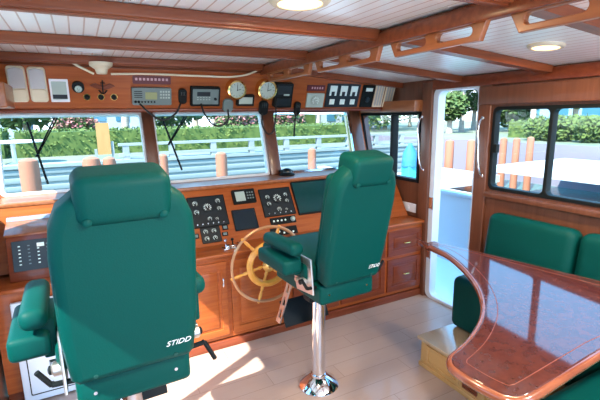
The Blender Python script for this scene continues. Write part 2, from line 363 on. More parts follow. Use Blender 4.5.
link('anchor', join(tube([(0,-h,.012),(0,h,.012)], .004), tube([(-w*.35,-h*.5,.012),(0,-h,.012),(w*.35,-h*.5,.012)], .004), tube([(-w*.2,h*.6,.012),(w*.2,h*.6,.012)], .003)), BK, t)
for x in (87,101,114):
    M, w, h = spot(OV, x-3,94,x+3,100); M = Matrix.Translation(-oc.location) @ M
    kn = link('control_knob', tf(lathe([(w*.9,0),(w,.004),(w*.8,.02),(w*.6,.024)]), M), BK, oc); link('collar', tf(disc(w*1.25,-.001,.004), M), BR, kn)
t, w, h = mounted('name_plaque', OV, (133,76,171,84), 'long dark red plaque with small pale lettering above the grey radio', 'plaque')
link('plate', plate(w,h,-.001,.006), RED, t)
link('lettering', join(*[box(-w*.88+j*w*.2,-w*.88+j*w*.2+w*.12,-h*.1,h*.5,.006,.0075) for j in range(9)]), RMK, t)
t, w, h = mounted('marine_radio', OV, (132,87,171,104), 'wide grey marine radio with yellowish display under the red plaque', 'radio')
link('case', plate(w,h,-.002,.03,.008), GP, t)
link('display', plate(w*.3,h*.42,.03,.033,.003,-w*.05,h*.1), mat('olive_display',(.30,.34,.16),.3), t)
for j in range(7): link('button', tf(disc(.0055 if j>1 else .009,0,.006,12), T(-w*.85+j*w*.16,-h*.6,.03)), BK, t)
link('speaker_grille', join(*[box(-w*.9,-w*.5,h*(.55-.22*j),h*(.62-.22*j),.029,.0315) for j in range(4)]), BK, t)
link('keypad', join(*[box(w*(.4+.14*i),w*(.49+.14*i),h*(.5-.35*j),h*(.7-.35*j),.029,.032) for i in range(4) for j in range(3)]), GL, t)
t, w, h = mounted('marine_radio', OV, (190,86,219,105), 'black marine radio with grey face between the handset and the first brass clock', 'radio')
link('case', plate(w,h,-.002,.035,.008), BK, t); link('faceplate', plate(w*.88,h*.78,.034,.038,.005), GP, t)
link('display', plate(w*.45,h*.22,.038,.040,.003,-w*.15,h*.3), BKP, t)
link('keypad', join(*[box(-w*.6+w*.2*i,-w*.5+w*.2*i,-h*(.1+.22*j),-h*(.02+.22*j),.037,.040) for i in range(5) for j in range(2)]), GL, t)
link('dial_knob', tf(disc(.010,0,.012,16), T(w*.65,-h*.2,.037)), BK, t)
t, w, h = mounted('depth_sounder', OV, (236,94,253,105), 'small black display unit between the two brass clocks', 'display')
link('case', plate(w,h,-.002,.03,.005), BK, t); link('screen', plate(w*.78,h*.6,.03,.032,.003), GL, t)
def clock(rc, lb):
    t, w, h = mounted('brass_clock', OV, rc, lb, 'clock', 'brass ship clocks'); r = min(w,h)*1.0
    link('drum', lathe([(r*.9,-.005),(r*.95,.0),(r*.9,.055),(r*1.0,.062),(r,.075),(r*.86,.082),(r*.84,.07)]), BR, t)
    link('dial', disc(r*.82,.066,.074,32), GL, t)
    link('dial_marking', join(*[tf(box(-.0012,.0012,r*.58,r*.74,.074,.0755), RZ(a)) for a in range(0,360,30)]), BK, t)
    link('hand', join(box(-.0018,.0018,-.006,r*.55,.075,.0765), tf(box(-.0018,.0018,-.004,r*.4,.0755,.077), RZ(-75))), BK, t)
clock((224,78,244,97), 'left brass ship clock on the overhead console, beside the black marine radio')
clock((254,78,274,98), 'right brass ship clock on the overhead console, under the handrail end')
t, w, h = mounted('echo_sounder', OV, (273,82,290,106), 'black boxy instrument right of the right brass clock', 'instrument')
link('case', plate(w,h,-.002,.05,.008), BK, t); link('screen', plate(w*.8,h*.35,.05,.052,.004,0,h*.45), BKP, t)
link('label_strip', box(-w*.05,w*.6,-h*.0,h*.14,.05,.0525), GL, t); link('lower_cover', plate(w*.8,h*.3,.05,.056,.004,0,-h*.5), BKP, t)
t, w, h = mounted('warning_plaque', OV, (307,85,325,91), 'small dark red plaque above the square white meter', 'plaque')
link('plate', plate(w,h,-.001,.005,.002), RED, t); link('lettering', join(*[box(-w*.5+j*w*.28,-w*.35+j*w*.28,-h*.3,h*.4,.005,.006) for j in range(5)]), RMK, t)
t, w, h = mounted('square_meter', OV, (306,93,323,107), 'square white faced meter left of the breaker panel', 'meter')
link('body', plate(w,h,-.001,.014,.004), GL, t); gauge(t,0,0,min(w,h)*.72,'dial',face_m=GL).location = (0,0,.012)
t, w, h = mounted('breaker_panel', OV, (326,84,359,107), 'black breaker panel with three pairs of white switch blocks', 'switch panel')
link('plate', plate(w,h,-.001,.008,.004), BKP, t)
for j in range(3):
    sx_ = -w*.62+j*w*.62
    link('meter_block', join(box(sx_-w*.2,sx_+w*.2,h*.35,h*.85,.007,.014,.001), box(sx_-w*.2,sx_-w*.1,0,h*.4,.007,.012), box(sx_+w*.1,sx_+w*.2,0,h*.4,.007,.012)), MK, t)
    link('switch', join(box(sx_-w*.13,sx_+w*.15,-h*.75,-h*.3,.007,.013,.001)), MK, t)
t, w, h = mounted('fuse_panel', OV, (361,85,373,107), 'narrow black panel between the breaker panel and the pale grilles', 'switch panel')
link('plate', plate(w,h,-.001,.012,.003), BK, t); link('display', box(-w*.5,w*.6,h*.45,h*.75,.011,.014), MK, t); link('knob', tf(disc(w*.35,0,.01,16), T(0,-h*.3,.012)), BKP, t)
# handsets with coiled cords
def handset(rc, cord, lb, hm=BK):
    a, v, n = OV; M, w, h = spot(OV, *rc)
    t = thing('radio_handset', lb, 'radio handset', M.translation, 0, 'handsets clipped to the overhead console')
    t.matrix_world = M
    link('handset', join(tf(shape(rrect(-w,w,-h,h,w*.8), (), .03, .008), T(0,0,.02))), hm, t)
    link('speaker_dots', join(*[tf(disc(.002,0,.002,8), T(w*.4*i,h*.4+w*.3*j,.034)) for i in (-1,0,1) for j in (-1,0,1)]), GP, t)
    link('clip', box(-w*.3,w*.3,-w*.3,w*.3,-.004,.008), ALU, t)
    if cord:
        Mi = M.inverted(); pts = []
        for i, (x, y) in enumerate(cord):
            p = on(x, y, 1, (2.99 if 0 < i < len(cord)-1 else 3.06)); pts.append(Mi @ p)
        link('coiled_cord', tube(pts, .0065), RUB, t)
handset((178,88,186,103), [(140,104),(151,114),(162,120),(174,115),(181,103)], 'black handset between the two marine radios with a looped cord')
handset((222,98,232,111), [(201,104),(206,116),(217,126),(227,121),(228,110)], 'grey green handset under the left brass clock with a looped cord', GP)
handset((258,100,267,114), [(262,113),(264,129),(270,134),(275,122),(276,105)], 'black handset under the right brass clock with a looped cord')
handset((293,101,299,114), [(296,112),(295,122),(294,136)], 'small black handset hanging under the boxy instrument, its cord straight down')
# swing-arm bracket + rod on the top moulding
t = thing('spotlight_bracket', 'cream tapered spotlight handle bracket under the ceiling above the anchor ornament', 'bracket', on(101,66,1,2.985))
link('housing', lathe([(.02,-.05),(.03,-.048),(.038,-.02),(.066,.0),(.07,.02),(.02,.022)], 24), CR, t)
def rod(pts, lb):
    P = [on(x,y,1,3.0) for x, y in pts]; o = link('curtain_rod', tube(P, .007), CR, None); tag(o, lb, 'rod', 'cream rods along the overhead console')
rod([(56,61),(70,62),(80,67),(94,74)], 'short bent cream rod left of the cream bracket')
rod([(111,74),(150,74),(200,76),(240,76),(254,72),(264,66)], 'long cream rod right of the cream bracket, ending over the brass clocks')
# pelmet boxes over side windows
t = link('curtain_pelmet', join(box(2.50,2.615,2.69,3.45,1.63,1.725,.008)), WR); tag(t, 'varnished wood pelmet box over the forward right side window', 'pelmet')
t = link('curtain_pelmet', join(box(-.445,-.315,2.69,3.02,1.67,1.80,.008)), WR); tag(t, 'varnished wood pelmet box at the left edge, beside the leftmost bulkhead lamp', 'pelmet')
# grab handles
for x0, y0, x1, y1, X, lb in ((422,117,423,170,XR-.03,'white curved grab handle between the forward side window and the door'),(483,118,482,176,XR-.022,'white curved grab handle between the door and the big window')):
    a = on(x0,y0,0,X); b = on(x1,y1,0,X); m = (a+b)/2
    t = thing('grab_handle', lb, 'handle', b, 0, 'grab handles beside the door')
    link('bar', tube([p-b for p in (a+Vector((.0,0,0)), a+Vector((-.03,0,-.03)), m+Vector((-.045,0,0)), b+Vector((-.03,0,.03)), b)], .007), CHR, t)
    for p in (a, b): link('mount', tf(lathe([(.014,0),(.014,.004),(.008,.008)],16), T(*(p-b)) @ RY(-90)), CHR, t)

# ---------------------------------------------------------------- helm console
hc = thing('helm_console', 'full width varnished wood helm console under the windshield with doors and drawers', 'console', (1.1,2.63,0))
L_ = lambda me: loc(hc, me)
link('cabinet_body', L_(box(-.51,2.60,2.64,3.3,.07,.68)), W, hc)
link('plinth', L_(box(-.51,2.60,2.655,2.75,0,.07)), WD, hc)
link('base_moulding', L_(box(.2,2.60,2.625,2.645,0,.06,.004)), WD, hc)
link('ledge', L_(box(-.51,2.60,2.61,2.86,.675,.70,.008)), W, hc)
link('dash_panel', L_(prism([(2.83,.70),(3.08,1.085),(3.10,1.085),(3.10,.70)], 0, .30, 2.60)), W, hc)
link('dash_top_edge', L_(box(-.51,2.60,3.055,3.105,1.07,1.10,.008)), WR, hc)
link('dash_top', L_(box(-.51,2.60,3.10,3.47,1.06,1.088)), mat('glossy_wood_dash_top',(.26,.075,.016),.45,coat=.15,var=(.32,.10,.024),vscale=(3,30,30)), hc)
link('left_shelf', L_(prism([(2.90,.70),(3.06,1.075),(3.10,1.085),(3.10,.70)], 0, -.51, .30)), W, hc)
# raised panels in cabinet front
def raised(x0, x1, z0, z1, name, m=W, knob=None, hm=BR):
    d = link(name, L_(join(tf(shape([(x0,z0),(x1,z0),(x1,z1),(x0,z1)], [[(x0+.045,z0+.045),(x1-.045,z0+.045),(x1-.045,z1-.045),(x0+.045,z1-.045)]], .018, .003),
        frame(Vector((0,2.632,0)), Vector((1,0,0)), Vector((0,0,1)), Vector((0,-1,0)))), box(x0+.04,x1-.04,2.632,2.645,z0+.04,z1-.04),
        box(x0+.065,x1-.065,2.626,2.64,z0+.065,z1-.065,.006))), m, hc)
    if knob:
        kx, kz, vert = knob; q = .028
        a, b = ((kx,2.62,kz-q),(kx,2.62,kz+q)) if vert else ((kx-q,2.62,kz),(kx+q,2.62,kz))
        A = Vector(a)-hc.location; B = Vector(b)-hc.location; o = Vector((0,-.02,0))
        link('handle', tube([A, A+o, (A+B)/2+o*1.25, B+o, B], .005), hm, d)
    return d
raised(.46,.80,.10,.64,'door', W, (.765,.50,True), CHR)
raised(.10,.44,.10,.64,'door', W, (.14,.50,True), CHR)
raised(.83,1.28,.10,.64,'front_panel', W)
raised(1.31,1.72,.10,.64,'door', WD, (1.68,.45,True))
raised(1.74,2.18,.42,.64,'drawer', WD, (1.96,.53,False))
raised(1.74,2.18,.10,.39,'drawer', WD, (1.96,.25,False))
raised(2.21,2.585,.42,.64,'drawer', WD, (2.40,.53,False))
raised(2.21,2.585,.10,.39,'drawer', WD, (2.40,.25,False))
# white fridge front
t = thing('refrigerator', 'white refrigerator door with thin black seam low at the left, behind the left chair', 'refrigerator', (-.22,2.61,0))
link('door', loc(t, box(-.43,.08,2.60,2.628,.01,.62,.006)), DOORW, t)
link('seam', loc(t, tf(shape(rrect(-.395,.045,.05,.58,.01), [rrect(-.390,.040,.055,.575,.008)], .003), frame(Vector((0,2.599,0)), Vector((1,0,0)), Vector((0,0,1)), Vector((0,-1,0))))), BK, t)
# left raised instrument box
t = thing('instrument_box', 'raised wooden instrument box with glossy top at the left end of the console', 'console box', (-.1,2.75,.70))
link('case', loc(t, prism([(2.715,.70),(2.775,.955),(2.93,1.0),(2.93,.70)], 0, -.43, .28, .006)), WD, t)
link('top', loc(t, prism([(2.76,.955),(2.765,.967),(2.93,1.012),(2.93,.99)], 0, -.435, .285, .004)), WR, t)
link('sky_reflection_strip', loc(t, prism([(2.93,1.012),(2.945,1.03),(2.97,1.03),(2.97,.99)], 0, -.435, .285)), mat('glossy_painted_sky_edge',(.25,.38,.55),.2,coat=1), t)  # sky reflection on the glossy edge, put into the strip's pale blue colour
# dash instruments
def gpanel(fc, rc, lb, dials, switches=0):
    t, w, h = mounted('gauge_panel', fc, rc, lb, 'gauge panel')
    link('plate', plate(w,h,-.002,.006,.004), BKP, t)
    link('border', shape(rrect(-w,w,-h,h,.006), [rrect(-w*.96,w*.96,-h*.95,h*.95,.004)], .02, .002), BK, t)
    for x, y, r in dials: gauge(t, x*w, y*h, r*w)
    if switches: 
        for j in range(switches): link('toggle_switch', tf(join(disc(.005,0,.004,10), lathe([(.002,.004),(.0025,.014)],8)), T(-w*.7+1.4*w*j/(switches-1),-h*.8,.006)), CHR, t)
    return t
gp1 = gpanel(DS, (189,196,227,227), 'large black engine gauge panel nearest the left chair, with a big central dial', [(-.62,.55,.17),(-.62,-.02,.17),(0,.25,.26),(.62,.6,.16),(.62,.1,.14),(0,-.5,.14),(.38,-.55,.1)], 6)
gpanel(DS, (201,227,221,243), 'small black four dial gauge panel under the large engine gauge panel', [(-.5,.45,.3),(.35,.45,.3),(-.5,-.45,.3),(.35,-.45,.3)])
gpanel(DS, (261,188,293,216), 'black engine gauge panel with pale central dial between small screen and large monitor', [(-.55,.4,.16),(-.55,-.1,.16),(.05,.25,.30),(.62,.45,.15),(.62,0,.14),(0,-.55,.17),(.45,-.6,.08)], 5)
t, w, h = mounted('chart_display', DS, (232,190,255,204), 'small grey faced navigation display above the dark screen', 'display')
link('case', plate(w,h,-.002,.02,.006), BK, t); link('screen', plate(w*.42,h*.68,.02,.022,.003,-w*.35,0), GL, t)
link('keypad', join(*[box(w*(.25+.22*i),w*(.38+.22*i),h*(.35-.4*j),h*(.55-.4*j),.02,.022) for i in range(3) for j in range(3)]), GP, t)
t, w, h = mounted('dark_screen', DS, (233,209,257,230), 'dark blue glass screen below the small navigation display', 'screen')
link('bezel', shape(rrect(-w,w,-h,h,.006), [rrect(-w*.94,w*.94,-h*.93,h*.93,.003)], .02, .002), BK, t); link('screen', plate(w*.95,h*.94,-.002,.006,.002), DB, t)
t, w, h = mounted('computer_monitor', DS, (294,180,336,213), 'large dark green tinted monitor in the dash beside the helm chair', 'monitor')
link('bezel', shape(rrect(-w,w,-h,h,.008), [rrect(-w*.94,w*.94,-h*.90,h*.93,.004)], .03, .003), BK, t); link('screen', plate(w*.95,h*.94,-.002,.008,.002), SG, t)
t, w, h = mounted('autopilot', DS, (270,217,296,224), 'slim black autopilot unit with round white knob above the wheel', 'autopilot')
link('plate', plate(w,h,-.002,.01,.004), BK, t); link('knob', tf(lathe([(.02,0),(.02,.006),(.014,.02),(.01,.022)],20), T(w*.75,0,.01)), GL, t)
for j in range(4): link('button', tf(disc(.008,0,.005,12), T(-w*.75+j*w*.3,0,.009)), MK, t)
t, w, h = mounted('thruster_controller', DS, (271,227,298,239), 'lower black button unit half hidden by the wheel and armrest', 'control panel')
link('plate', plate(w,h,-.002,.01,.004), BK, t)
for j in range(5): link('button', tf(disc(.008,0,.005,12), T(-w*.75+j*w*.35,h*.3*(j%2),.009)), MK, t)
for rc, lb in (((193,234,199,239),'small black rocker switch left of the four dial panel'),((222,225,228,230),'upper small grey rocker switch right of the four dial panel'),((222,232,228,236),'lower small grey rocker switch right of the four dial panel')):
    t, w, h = mounted('rocker_switch', DS, rc, lb, 'switch', 'rocker switches round the four dial panel')
    link('frame', plate(w,h,-.001,.005,.002), BK, t); link('rocker', box(-w*.6,w*.6,-h*.6,h*.6,.004,.009,.001), GP, t)
t, w, h = mounted('alarm_panel', LB, (13,238,75,268), 'black alarm panel with rows of small lights on the left instrument box', 'alarm panel')
link('plate', plate(w,h,-.001,.006,.004), BKP, t)
link('label_window', plate(w*.12,h*.13,.006,.008,.002,-w*.08,h*.62), MK, t)
for c_ in range(6):
    for r_ in range(6): link('indicator_light', box(-w*.80+c_*w*.3,-w*.80+c_*w*.3+w*.07,h*(.6-.24*r_),h*(.6-.24*r_)+h*.07,.005,.009), MK if c_ in (0,2) else GP, t)
# throttle levers on the ledge
t = thing('throttle_control', 'small chrome twin lever engine control on the console ledge left of the wheel', 'throttle', (on(229,249,2,.70)))
link('base', join(box(-.045,.06,-.03,.035,0,.012,.004), box(-.03,.045,-.02,.02,.01,.03,.006)), CHR, t)
for dx in (-.02,.03): link('lever', join(tube([(dx,0,.02),(dx-.01,-.02,.07)], .005), tf(lathe([(.004,-.01),(.011,-.004),(.011,.006),(.004,.011)],12), T(dx-.01,-.02,.072))), BK if dx>0 else CHR, t)
link('ignition_key', join(tf(disc(.014,0,.012,16), T(.075,.02,0)), box(.072,.078,-.0,.04,.012,.03)), CHR, t)
t = thing('compass', 'small black compass standing on the console top before the middle windshield post', 'compass', on(287,175,2,1.09))
link('base', lathe([(.07,0),(.072,.01),(.05,.025)],24), BK, t); link('dome', lathe([(.045,.02),(.045,.035),(.036,.052),(.018,.062),(.002,.064)],24), BKP, t)
link('hood', tf(box(-.055,.055,-.01,.06,.02,.045,.008), T(0,0,0)), BK, t)
# light switch plate on right wall
a = on(403,201,0,XR); b = on(416,213,0,XR)
t = thing('switch_plate', 'white light switch plate above the right end of the console', 'switch', (XR,(a.y+b.y)/2,(a.z+b.z)/2))
hw, hh = abs(a.y-b.y)/2, abs(a.z-b.z)/2
link('plate', box(-.008,0,-hw,hw,-hh,hh,.002), WH, t); link('toggle', box(-.014,-.007,-.008,.008,-.015,.015,.002), WH, t)
# ---------------------------------------------------------------- steering wheel
wc = Vector((1.035,2.44,.635))
sw = thing('steering_wheel', 'wooden ship steering wheel with bronze outer hoop before the helm chair', 'steering wheel', wc); sw.rotation_euler = (math.radians(90),0,0)
def ringm(R, r, n=48, m=10, sz=1):
    bm = bmesh.new(); rs = []
    for i in range(n):
        a = 2*PI*i/n; rs.append([bm.verts.new(((R+r*math.cos(2*PI*j/m))*math.cos(a),(R+r*math.cos(2*PI*j/m))*math.sin(a),r*sz*math.sin(2*PI*j/m))) for j in range(m)])
    for i in range(n):
        for j in range(m): bm.faces.new((rs[i][j], rs[(i+1)%n][j], rs[(i+1)%n][(j+1)%m], rs[i][(j+1)%m]))
    return fin(bm)
link('outer_hoop', ringm(.258,.010,64), HOOP, sw)
link('inner_ring', join(ringm(.135,.023,48,12,.8), tf(ringm(.128,.007,48,8), T(0,0,.014))), GOLDW, sw)
link('hub', join(lathe([(.045,-.02),(.05,-.015),(.05,.015),(.03,.028),(.012,.034)])), BR, sw)
for i in range(6):
    a = 12+60*i
    link('spoke', tf(lathe([(.009,.0),(.009,.03),(.013,.05),(.008,.06),(.011,.09),(.010,.12),(.012,.155),(.0075,.168),(.011,.185),(.0125,.21),(.007,.238),(.012,.246),(.007,.254)],12), RZ(a) @ RY(90) @ T(0,0,.02)), GOLDW, sw)
link('shaft', tf(lathe([(.02,-.20),(.022,-.02)],16), T(0,0,0)), CHR, sw)

# ---------------------------------------------------------------- helm chairs
def chair(name, lb, loc_, rz, dz, turn=0, rec=13, bl=1.04, bw=1):
    t = thing(name, lb, 'chair', loc_, rz, 'green leather helm chairs')
    link('pedestal', lathe([(.04,.05),(.041,.07),(.041,.59+dz),(.05,.60+dz),(.05,.63+dz)],32), CHR, t)
    link('pedestal_base', lathe([(.118,0),(.122,.008),(.112,.022),(.06,.058),(.046,.066),(.046,.08)],40), CHR, t)
    link('seat_mount', join(box(-.10,.10,-.12,.12,.61+dz,.658+dz,.012), box(-.13,-.08,-.12,-.04,.60+dz,.65+dz,.012)), BK, t)
    bx = link('seat_base', box(-.17,.17,-.285,.20,.66+dz,.765+dz,.018,3), G, t)
    for sx_ in (-1,1): link('screw', tf(disc(.006,0,.004,10), T(sx_*.12,-.285,.715+dz) @ RX(90)), CHR, bx)
    link('seat_cushion', box(-.215,.215,-.22,.30,.765+dz,.87+dz,.035,4), G, t)
    # back: outline in (x, v), reclined
    BM = T(0,-.275,.775+dz) @ RX(90+rec) @ Matrix.Diagonal((bw,bl,1,1))        # local x, v up, thickness along -y(+z local -> rear)
    pts = [(-.155,0),(.155,0),(.172,.02),(.184,.16),(.184,.42),(.176,.50),(.155,.555),(.115,.59),(-.115,.59),(-.155,.555),(-.176,.50),(-.184,.42),(-.184,.16),(-.172,.02)]
    bk = link('backrest', tf(shape(pts, (), .105, .032, 4), BM), G, t)
    link('front_cushion', tf(box(-.165,.165,.05,.54,-.095,-.03,.03,4), BM), G, bk)
    link('seam', tf(tube([(-.158,.02,.0545-.018),(-.172,.16,.0545-.016),(-.172,.42,.0545-.016),(-.163,.49,.0545-.018)], .0018), BM), GS, bk)
    hr = link('headrest', tf(join(box(-.116,.116,.505,.642,-.08,.070,.032,5)), BM), G, t)
    for sx_ in (-1,1): link('button', tf(tf(lathe([(.011,0),(.011,.003),(.005,.007)],12), T(sx_*.090,.525,.069)), BM), G, hr)
    lg = link('logo', tf(tf(text_mesh('STIDD', .026, .0006, .35), T(.118,.075,.0535)), BM), WH, bk)
    for sx_ in (-1,1): link('rivet', tf(tf(disc(.006,0,.003,10), T(sx_*.11,.03,.052)), BM), GS, bk)
    for s in (-1,1):
        ps = box(s*.225-.02,s*.225+.02,-.16,.02,.80+dz,.93+dz,.008,2)
        ar = link('armrest', join(box(-.332,-.222,-.20,.10,.825+dz,.90+dz,.018,3), ps) if s<0 else ps, G, t)
        link('arm_pad', tf(box(-.038,.038,-.17,.17,-.033,.033,.028,4), T(-.256 if s<0 else .222,-.05,.948+dz) @ RX(-2)), G, ar)
        if s < 0: link('side_plate', tf(shape([(-.26,.72+dz),(-.10,.70+dz),(-.05,.84+dz),(-.10,.90+dz),(-.24,.90+dz)], (), .010, .003), TOX(s*.196)), ALU, ar)
        link('adjuster_knob', tf(join(lathe([(.020,0),(.022,.006),(.022,.025),(.016,.03)],20), tf(lathe([(.010,0),(.010,.035)],12), T(0,.045,0))), T(s*.200,-.19,.775+dz) @ RY(s*90)), ALU, ar)
        link('adjuster_cap', tf(lathe([(.014,.026),(.014,.036),(.006,.04)],16), T(s*.200,-.19,.775+dz) @ RY(s*90)), BK, ar)
        link('lever', join(tube([(s*.17,-.24,.75+dz),(s*.225,-.25,.76+dz),(s*.23,-.25,.765+dz)], .009, smooth=False), tube([(s*.23,-.25,.76+dz),(s*.262,-.255,.815+dz)] if turn==0 or s<0 else [(s*.23,-.25,.76+dz),(s*.262,-.255,.69+dz)], .008)), BK, ar)
    # footrest
    fr_ = link('foot_plate', tf(box(-.155,.155,-.08,.08,-.006,.006,.003), T(0,.155,.43+dz) @ RX(62)), BK, t)
    for s in (-1,1): link('footrest_strut', tf(shape([(.20,.70+dz*0),(.25,.70),(.42,.36),(.37,.36)], [[(.225+.17*q/3.4+.012,.665-.34*q/3.4),(.255+.17*q/3.4,.665-.34*q/3.4),(.285+.17*q/3.4,.60-.34*q/3.4),(.252+.17*q/3.4,.60-.34*q/3.4)] for q in range(3)], .008), T(s*.16,-.19,dz) @ TOX(0)), ALU, fr_)
    return t
chair('helm_chair', 'green leather helm chair on the chrome pedestal before the steering wheel', (1.135,1.955,0), 3, .005)
chair('helm_chair', 'green leather helm chair nearest at the left, seen from behind with a headrest pad', (.074,1.57,0), 2, .075, 1, 9.5, .98, 1.04)

# ---------------------------------------------------------------- dinette
pf = thing('dinette_platform', 'raised oak platform with panelled side and a small vent under the table', 'platform', (2.2,1.3,0))
link('body', loc(pf, box(1.82,2.60,.90,1.81,0,.185)), OAK, pf)
link('step_top', loc(pf, box(1.80,2.605,.89,1.83,.185,.205,.004)), OAKT, pf)
link('base_moulding', loc(pf, box(1.81,1.825,.90,1.82,0,.03,.004)), OAK, pf)
for y0, y1 in ((1.50,1.76),(1.20,1.34)):
    link('panel', loc(pf, tf(shape([(y0,.045),(y1,.045),(y1,.165),(y0,.165)], [[(y0+.02,.06),(y1-.02,.06),(y1-.02,.15),(y0+.02,.15)]], .012, .002), TOX(1.819))), OAK, pf)
vt = link('vent', loc(pf, tf(shape(rrect(1.37,1.47,.05,.15,.004), [rrect(1.38,1.46,.058+q*.018,.066+q*.018,.002) for q in range(5)], .012), TOX(1.817))), WD, pf)
st = thing('settee', 'long green leather settee along the right wall under the big window', 'settee', (2.4,1.1,.2))
link('seat_cushion', loc(st, box(2.08,2.59,.92,1.83,.207,.56,.045,4)), G, st)
for y0, y1 in ((1.305,1.905),(.68,1.295)):
    bm_ = tf(box(-.07,.07,-(y1-y0)/2,(y1-y0)/2,-.24,.24,.06,5), T(2.518,(y0+y1)/2,.685) @ RY(7))
    link('back_cushion', loc(st, bm_), G, st)
link('seat_board', loc(st, box(2.45,2.61,1.84,1.93,.20,.60,.01)), G, st)
s2 = thing('settee', 'dark green leather bench cushion at the lower right corner behind the table', 'settee', (2.0,.6,0))
link('base', loc(s2, box(1.50,2.43,.25,.80,0,.36,.01)), OAK, s2); link('seat_cushion', loc(s2, box(1.44,2.43,.20,.86,.36,.50,.04,4)), G, s2)
# table
ZT = .73
tp = [(428,245),(436,248),(447,253),(459,262),(470,273),(479,286),(484,300),(484,313),(479,326),(470,339),(459,349),(453,354),(451,359),(453,365),(462,372),(480,383),(500,393),(510,396),(522,396),(540,388)]
tn = nrm((-.87*.062,-.5*.062,1)); to = Vector((2.0,1.2,ZT+.015)); on_t = lambda x, y: onp(x, y, to, tn)
out = [on_t(x,y) for x, y in tp]
e0 = on_t(600,350); d = (e0-out[-1]); out += [e0, Vector((2.36, out[-1].y-.02, ZT+.03))]
q = on_t(600,281); q0 = on_t(434,241); out += [Vector((q.x+.06,q.y-.2,ZT)), q, q0, on_t(430,242)]
tx = nrm(Vector((1,0,0))-tn*tn.x); TM = frame(to, tx, tn.cross(tx), tn); TI = TM.inverted(); out = [TI @ p for p in out]
for p in out: p.z = 0
cxm = sum(p.x for p in out)/len(out); cym = sum(p.y for p in out)/len(out)
def catmull(P, n=4):
    res = []; N = len(P)
    for i in range(N):
        p0,p1,p2,p3 = P[i-1],P[i],P[(i+1)%N],P[(i+2)%N]
        for j in range(n):
            s_ = j/n; res.append(.5*((2*p1)+(p2-p0)*s_+(2*p0-5*p1+4*p2-p3)*s_*s_+(3*p1-p0-3*p2+p3)*s_**3))
    return res
sm = catmull([p.copy() for p in out[:21]] , 3)[:19*3]+out[19:]
tb = thing('dinette_table', 'high gloss curved wooden dinette table with rounded rim in front of the green settee', 'table', (2.0,1.2,.205)); tb.matrix_world = TM
tl_ = Vector((2.0,1.2,.205))
link('tabletop', tf(shape([(p.x,p.y) for p in sm], (), .034, .008, 3), T(0,0,-.017)), TAB, tb)
link('rim', tube([(p.x,p.y,-.019) for p in sm], .0175, cyc=True, smooth=False, bres=4), RIM, tb)
ins = []
for i, p in enumerate(sm):
    a = sm[i-1]; b = sm[(i+1)%len(sm)]; t_ = (b-a); t_.z = 0; t_.normalize(); nn = Vector((-t_.y, t_.x, 0)); ins.append(p+nn*.055)
ins = [p for p in ins if min((p-s_).length for s_ in sm) > .050]
link('inlay_line', tube([(p.x,p.y,-.0012) for p in ins], .0022, cyc=True, smooth=False), WD, tb)
link('pedestal', box(-.17,-.03,-.20,-.04,-.50,-.036,.02), OAK, tb)

# ---------------------------------------------------------------- outdoors
WZ = -1.0
def ext(name, me, m): return struct(name, me, m)
ext('side_deck', join(box(-1.75,-.575,-1.3,3.6,-.06,.0), box(2.68,3.6,-1.3,6,-.06,.0)), DOORW)
ext('bulwark', join(box(3.5,3.56,-1.3,6,0,.755), box(3.48,3.62,-1.3,6,.745,.785,.01)), mat('bulwark_gelcoat',(.50,.54,.60),.4))
ext('aft_deck', box(-1.75,3.7,-5.5,-1.3,-.06,.0), DOORW)
ext('water', box(-60,80,-30,60,WZ-.1,WZ), WAT)
ext('sea_wall', join(box(-30,11.5,12.0,12.35,WZ,.50), box(-30,11.55,11.93,12.45,.46,.54), *[box(-30,11.5,11.97,12.0,z,z+.13,.01) for z in (-.9,-.7,-.5,-.3,-.1,.1,.3)]), CONC2)
ext('sea_wall', join(box(15.0,15.35,-20,40,WZ,.50)), mat('violet_grey_sea_wall',(.17,.16,.21),.85,bump=.4,bscale=4))
ext('ground', join(box(-30,11.5,12.3,55,WZ,.50), box(15.3,60,-20,55,WZ,.50), box(11.5,15.3,24,55,WZ,.50)), GRND)
ra = thing('quay_railing', 'low white two rail railing along the edge of the sea wall', 'railing', (5,12.1,.54))
link('rail', loc(ra, join(box(.9,11.4,12.05,12.2,.90,.97), box(.9,11.4,12.05,12.2,.62,.69))), CONC, ra)
for i in range(9): link('post', loc(ra, box(1.0+i*1.2,1.16+i*1.2,12.06,12.18,.53,.91)), CONC, ra)
def leaves(n, x0, x1, y0, y1, z0, z1, s, blob=False):
    bm = bmesh.new()
    for i in range(n):
        while True:
            u = Vector((random.uniform(-1,1), random.uniform(-1,1), random.uniform(-1,1)))
            if not blob: break
            if .5 < u.length < 1: break
        c = Vector(((x0+x1)/2+u.x*(x1-x0)/2, (y0+y1)/2+u.y*(y1-y0)/2, (z0+z1)/2+u.z*(z1-z0)/2))
        a = nrm((random.gauss(0,1),random.gauss(0,1),random.gauss(0,1))); b = a.orthogonal().normalized(); ss = s*random.uniform(.6,1.3)
        vs = [bm.verts.new(c+a*ss), bm.verts.new(c+b*ss*.5), bm.verts.new(c-a*ss), bm.verts.new(c-b*ss*.5)]; bm.faces.new(vs)
    me = bpy.data.meshes.new('l'); bm.to_mesh(me); bm.free(); return me
def jn(*mes):
    bm = bmesh.new()
    for me in mes: bm.from_mesh(me)
    me = bpy.data.meshes.new('j'); bm.to_mesh(me); bm.free(); return me
def hedge(x0, x1, y0, y1, h, lb, n):
    o = thing('hedge', lb, 'hedge', ((x0+x1)/2,(y0+y1)/2,.5))
    link('foliage', loc(o, jn(box(x0,x1,y0,y1,.5,h-.06), leaves(n, x0-.08,x1+.08,y0-.08,y1+.08,.5,h+.02,.06))), HED, o)
hedge(-14,-2.0,15,16.3,1.36,'clipped green hedge seen through the left windshield pane', 9000)
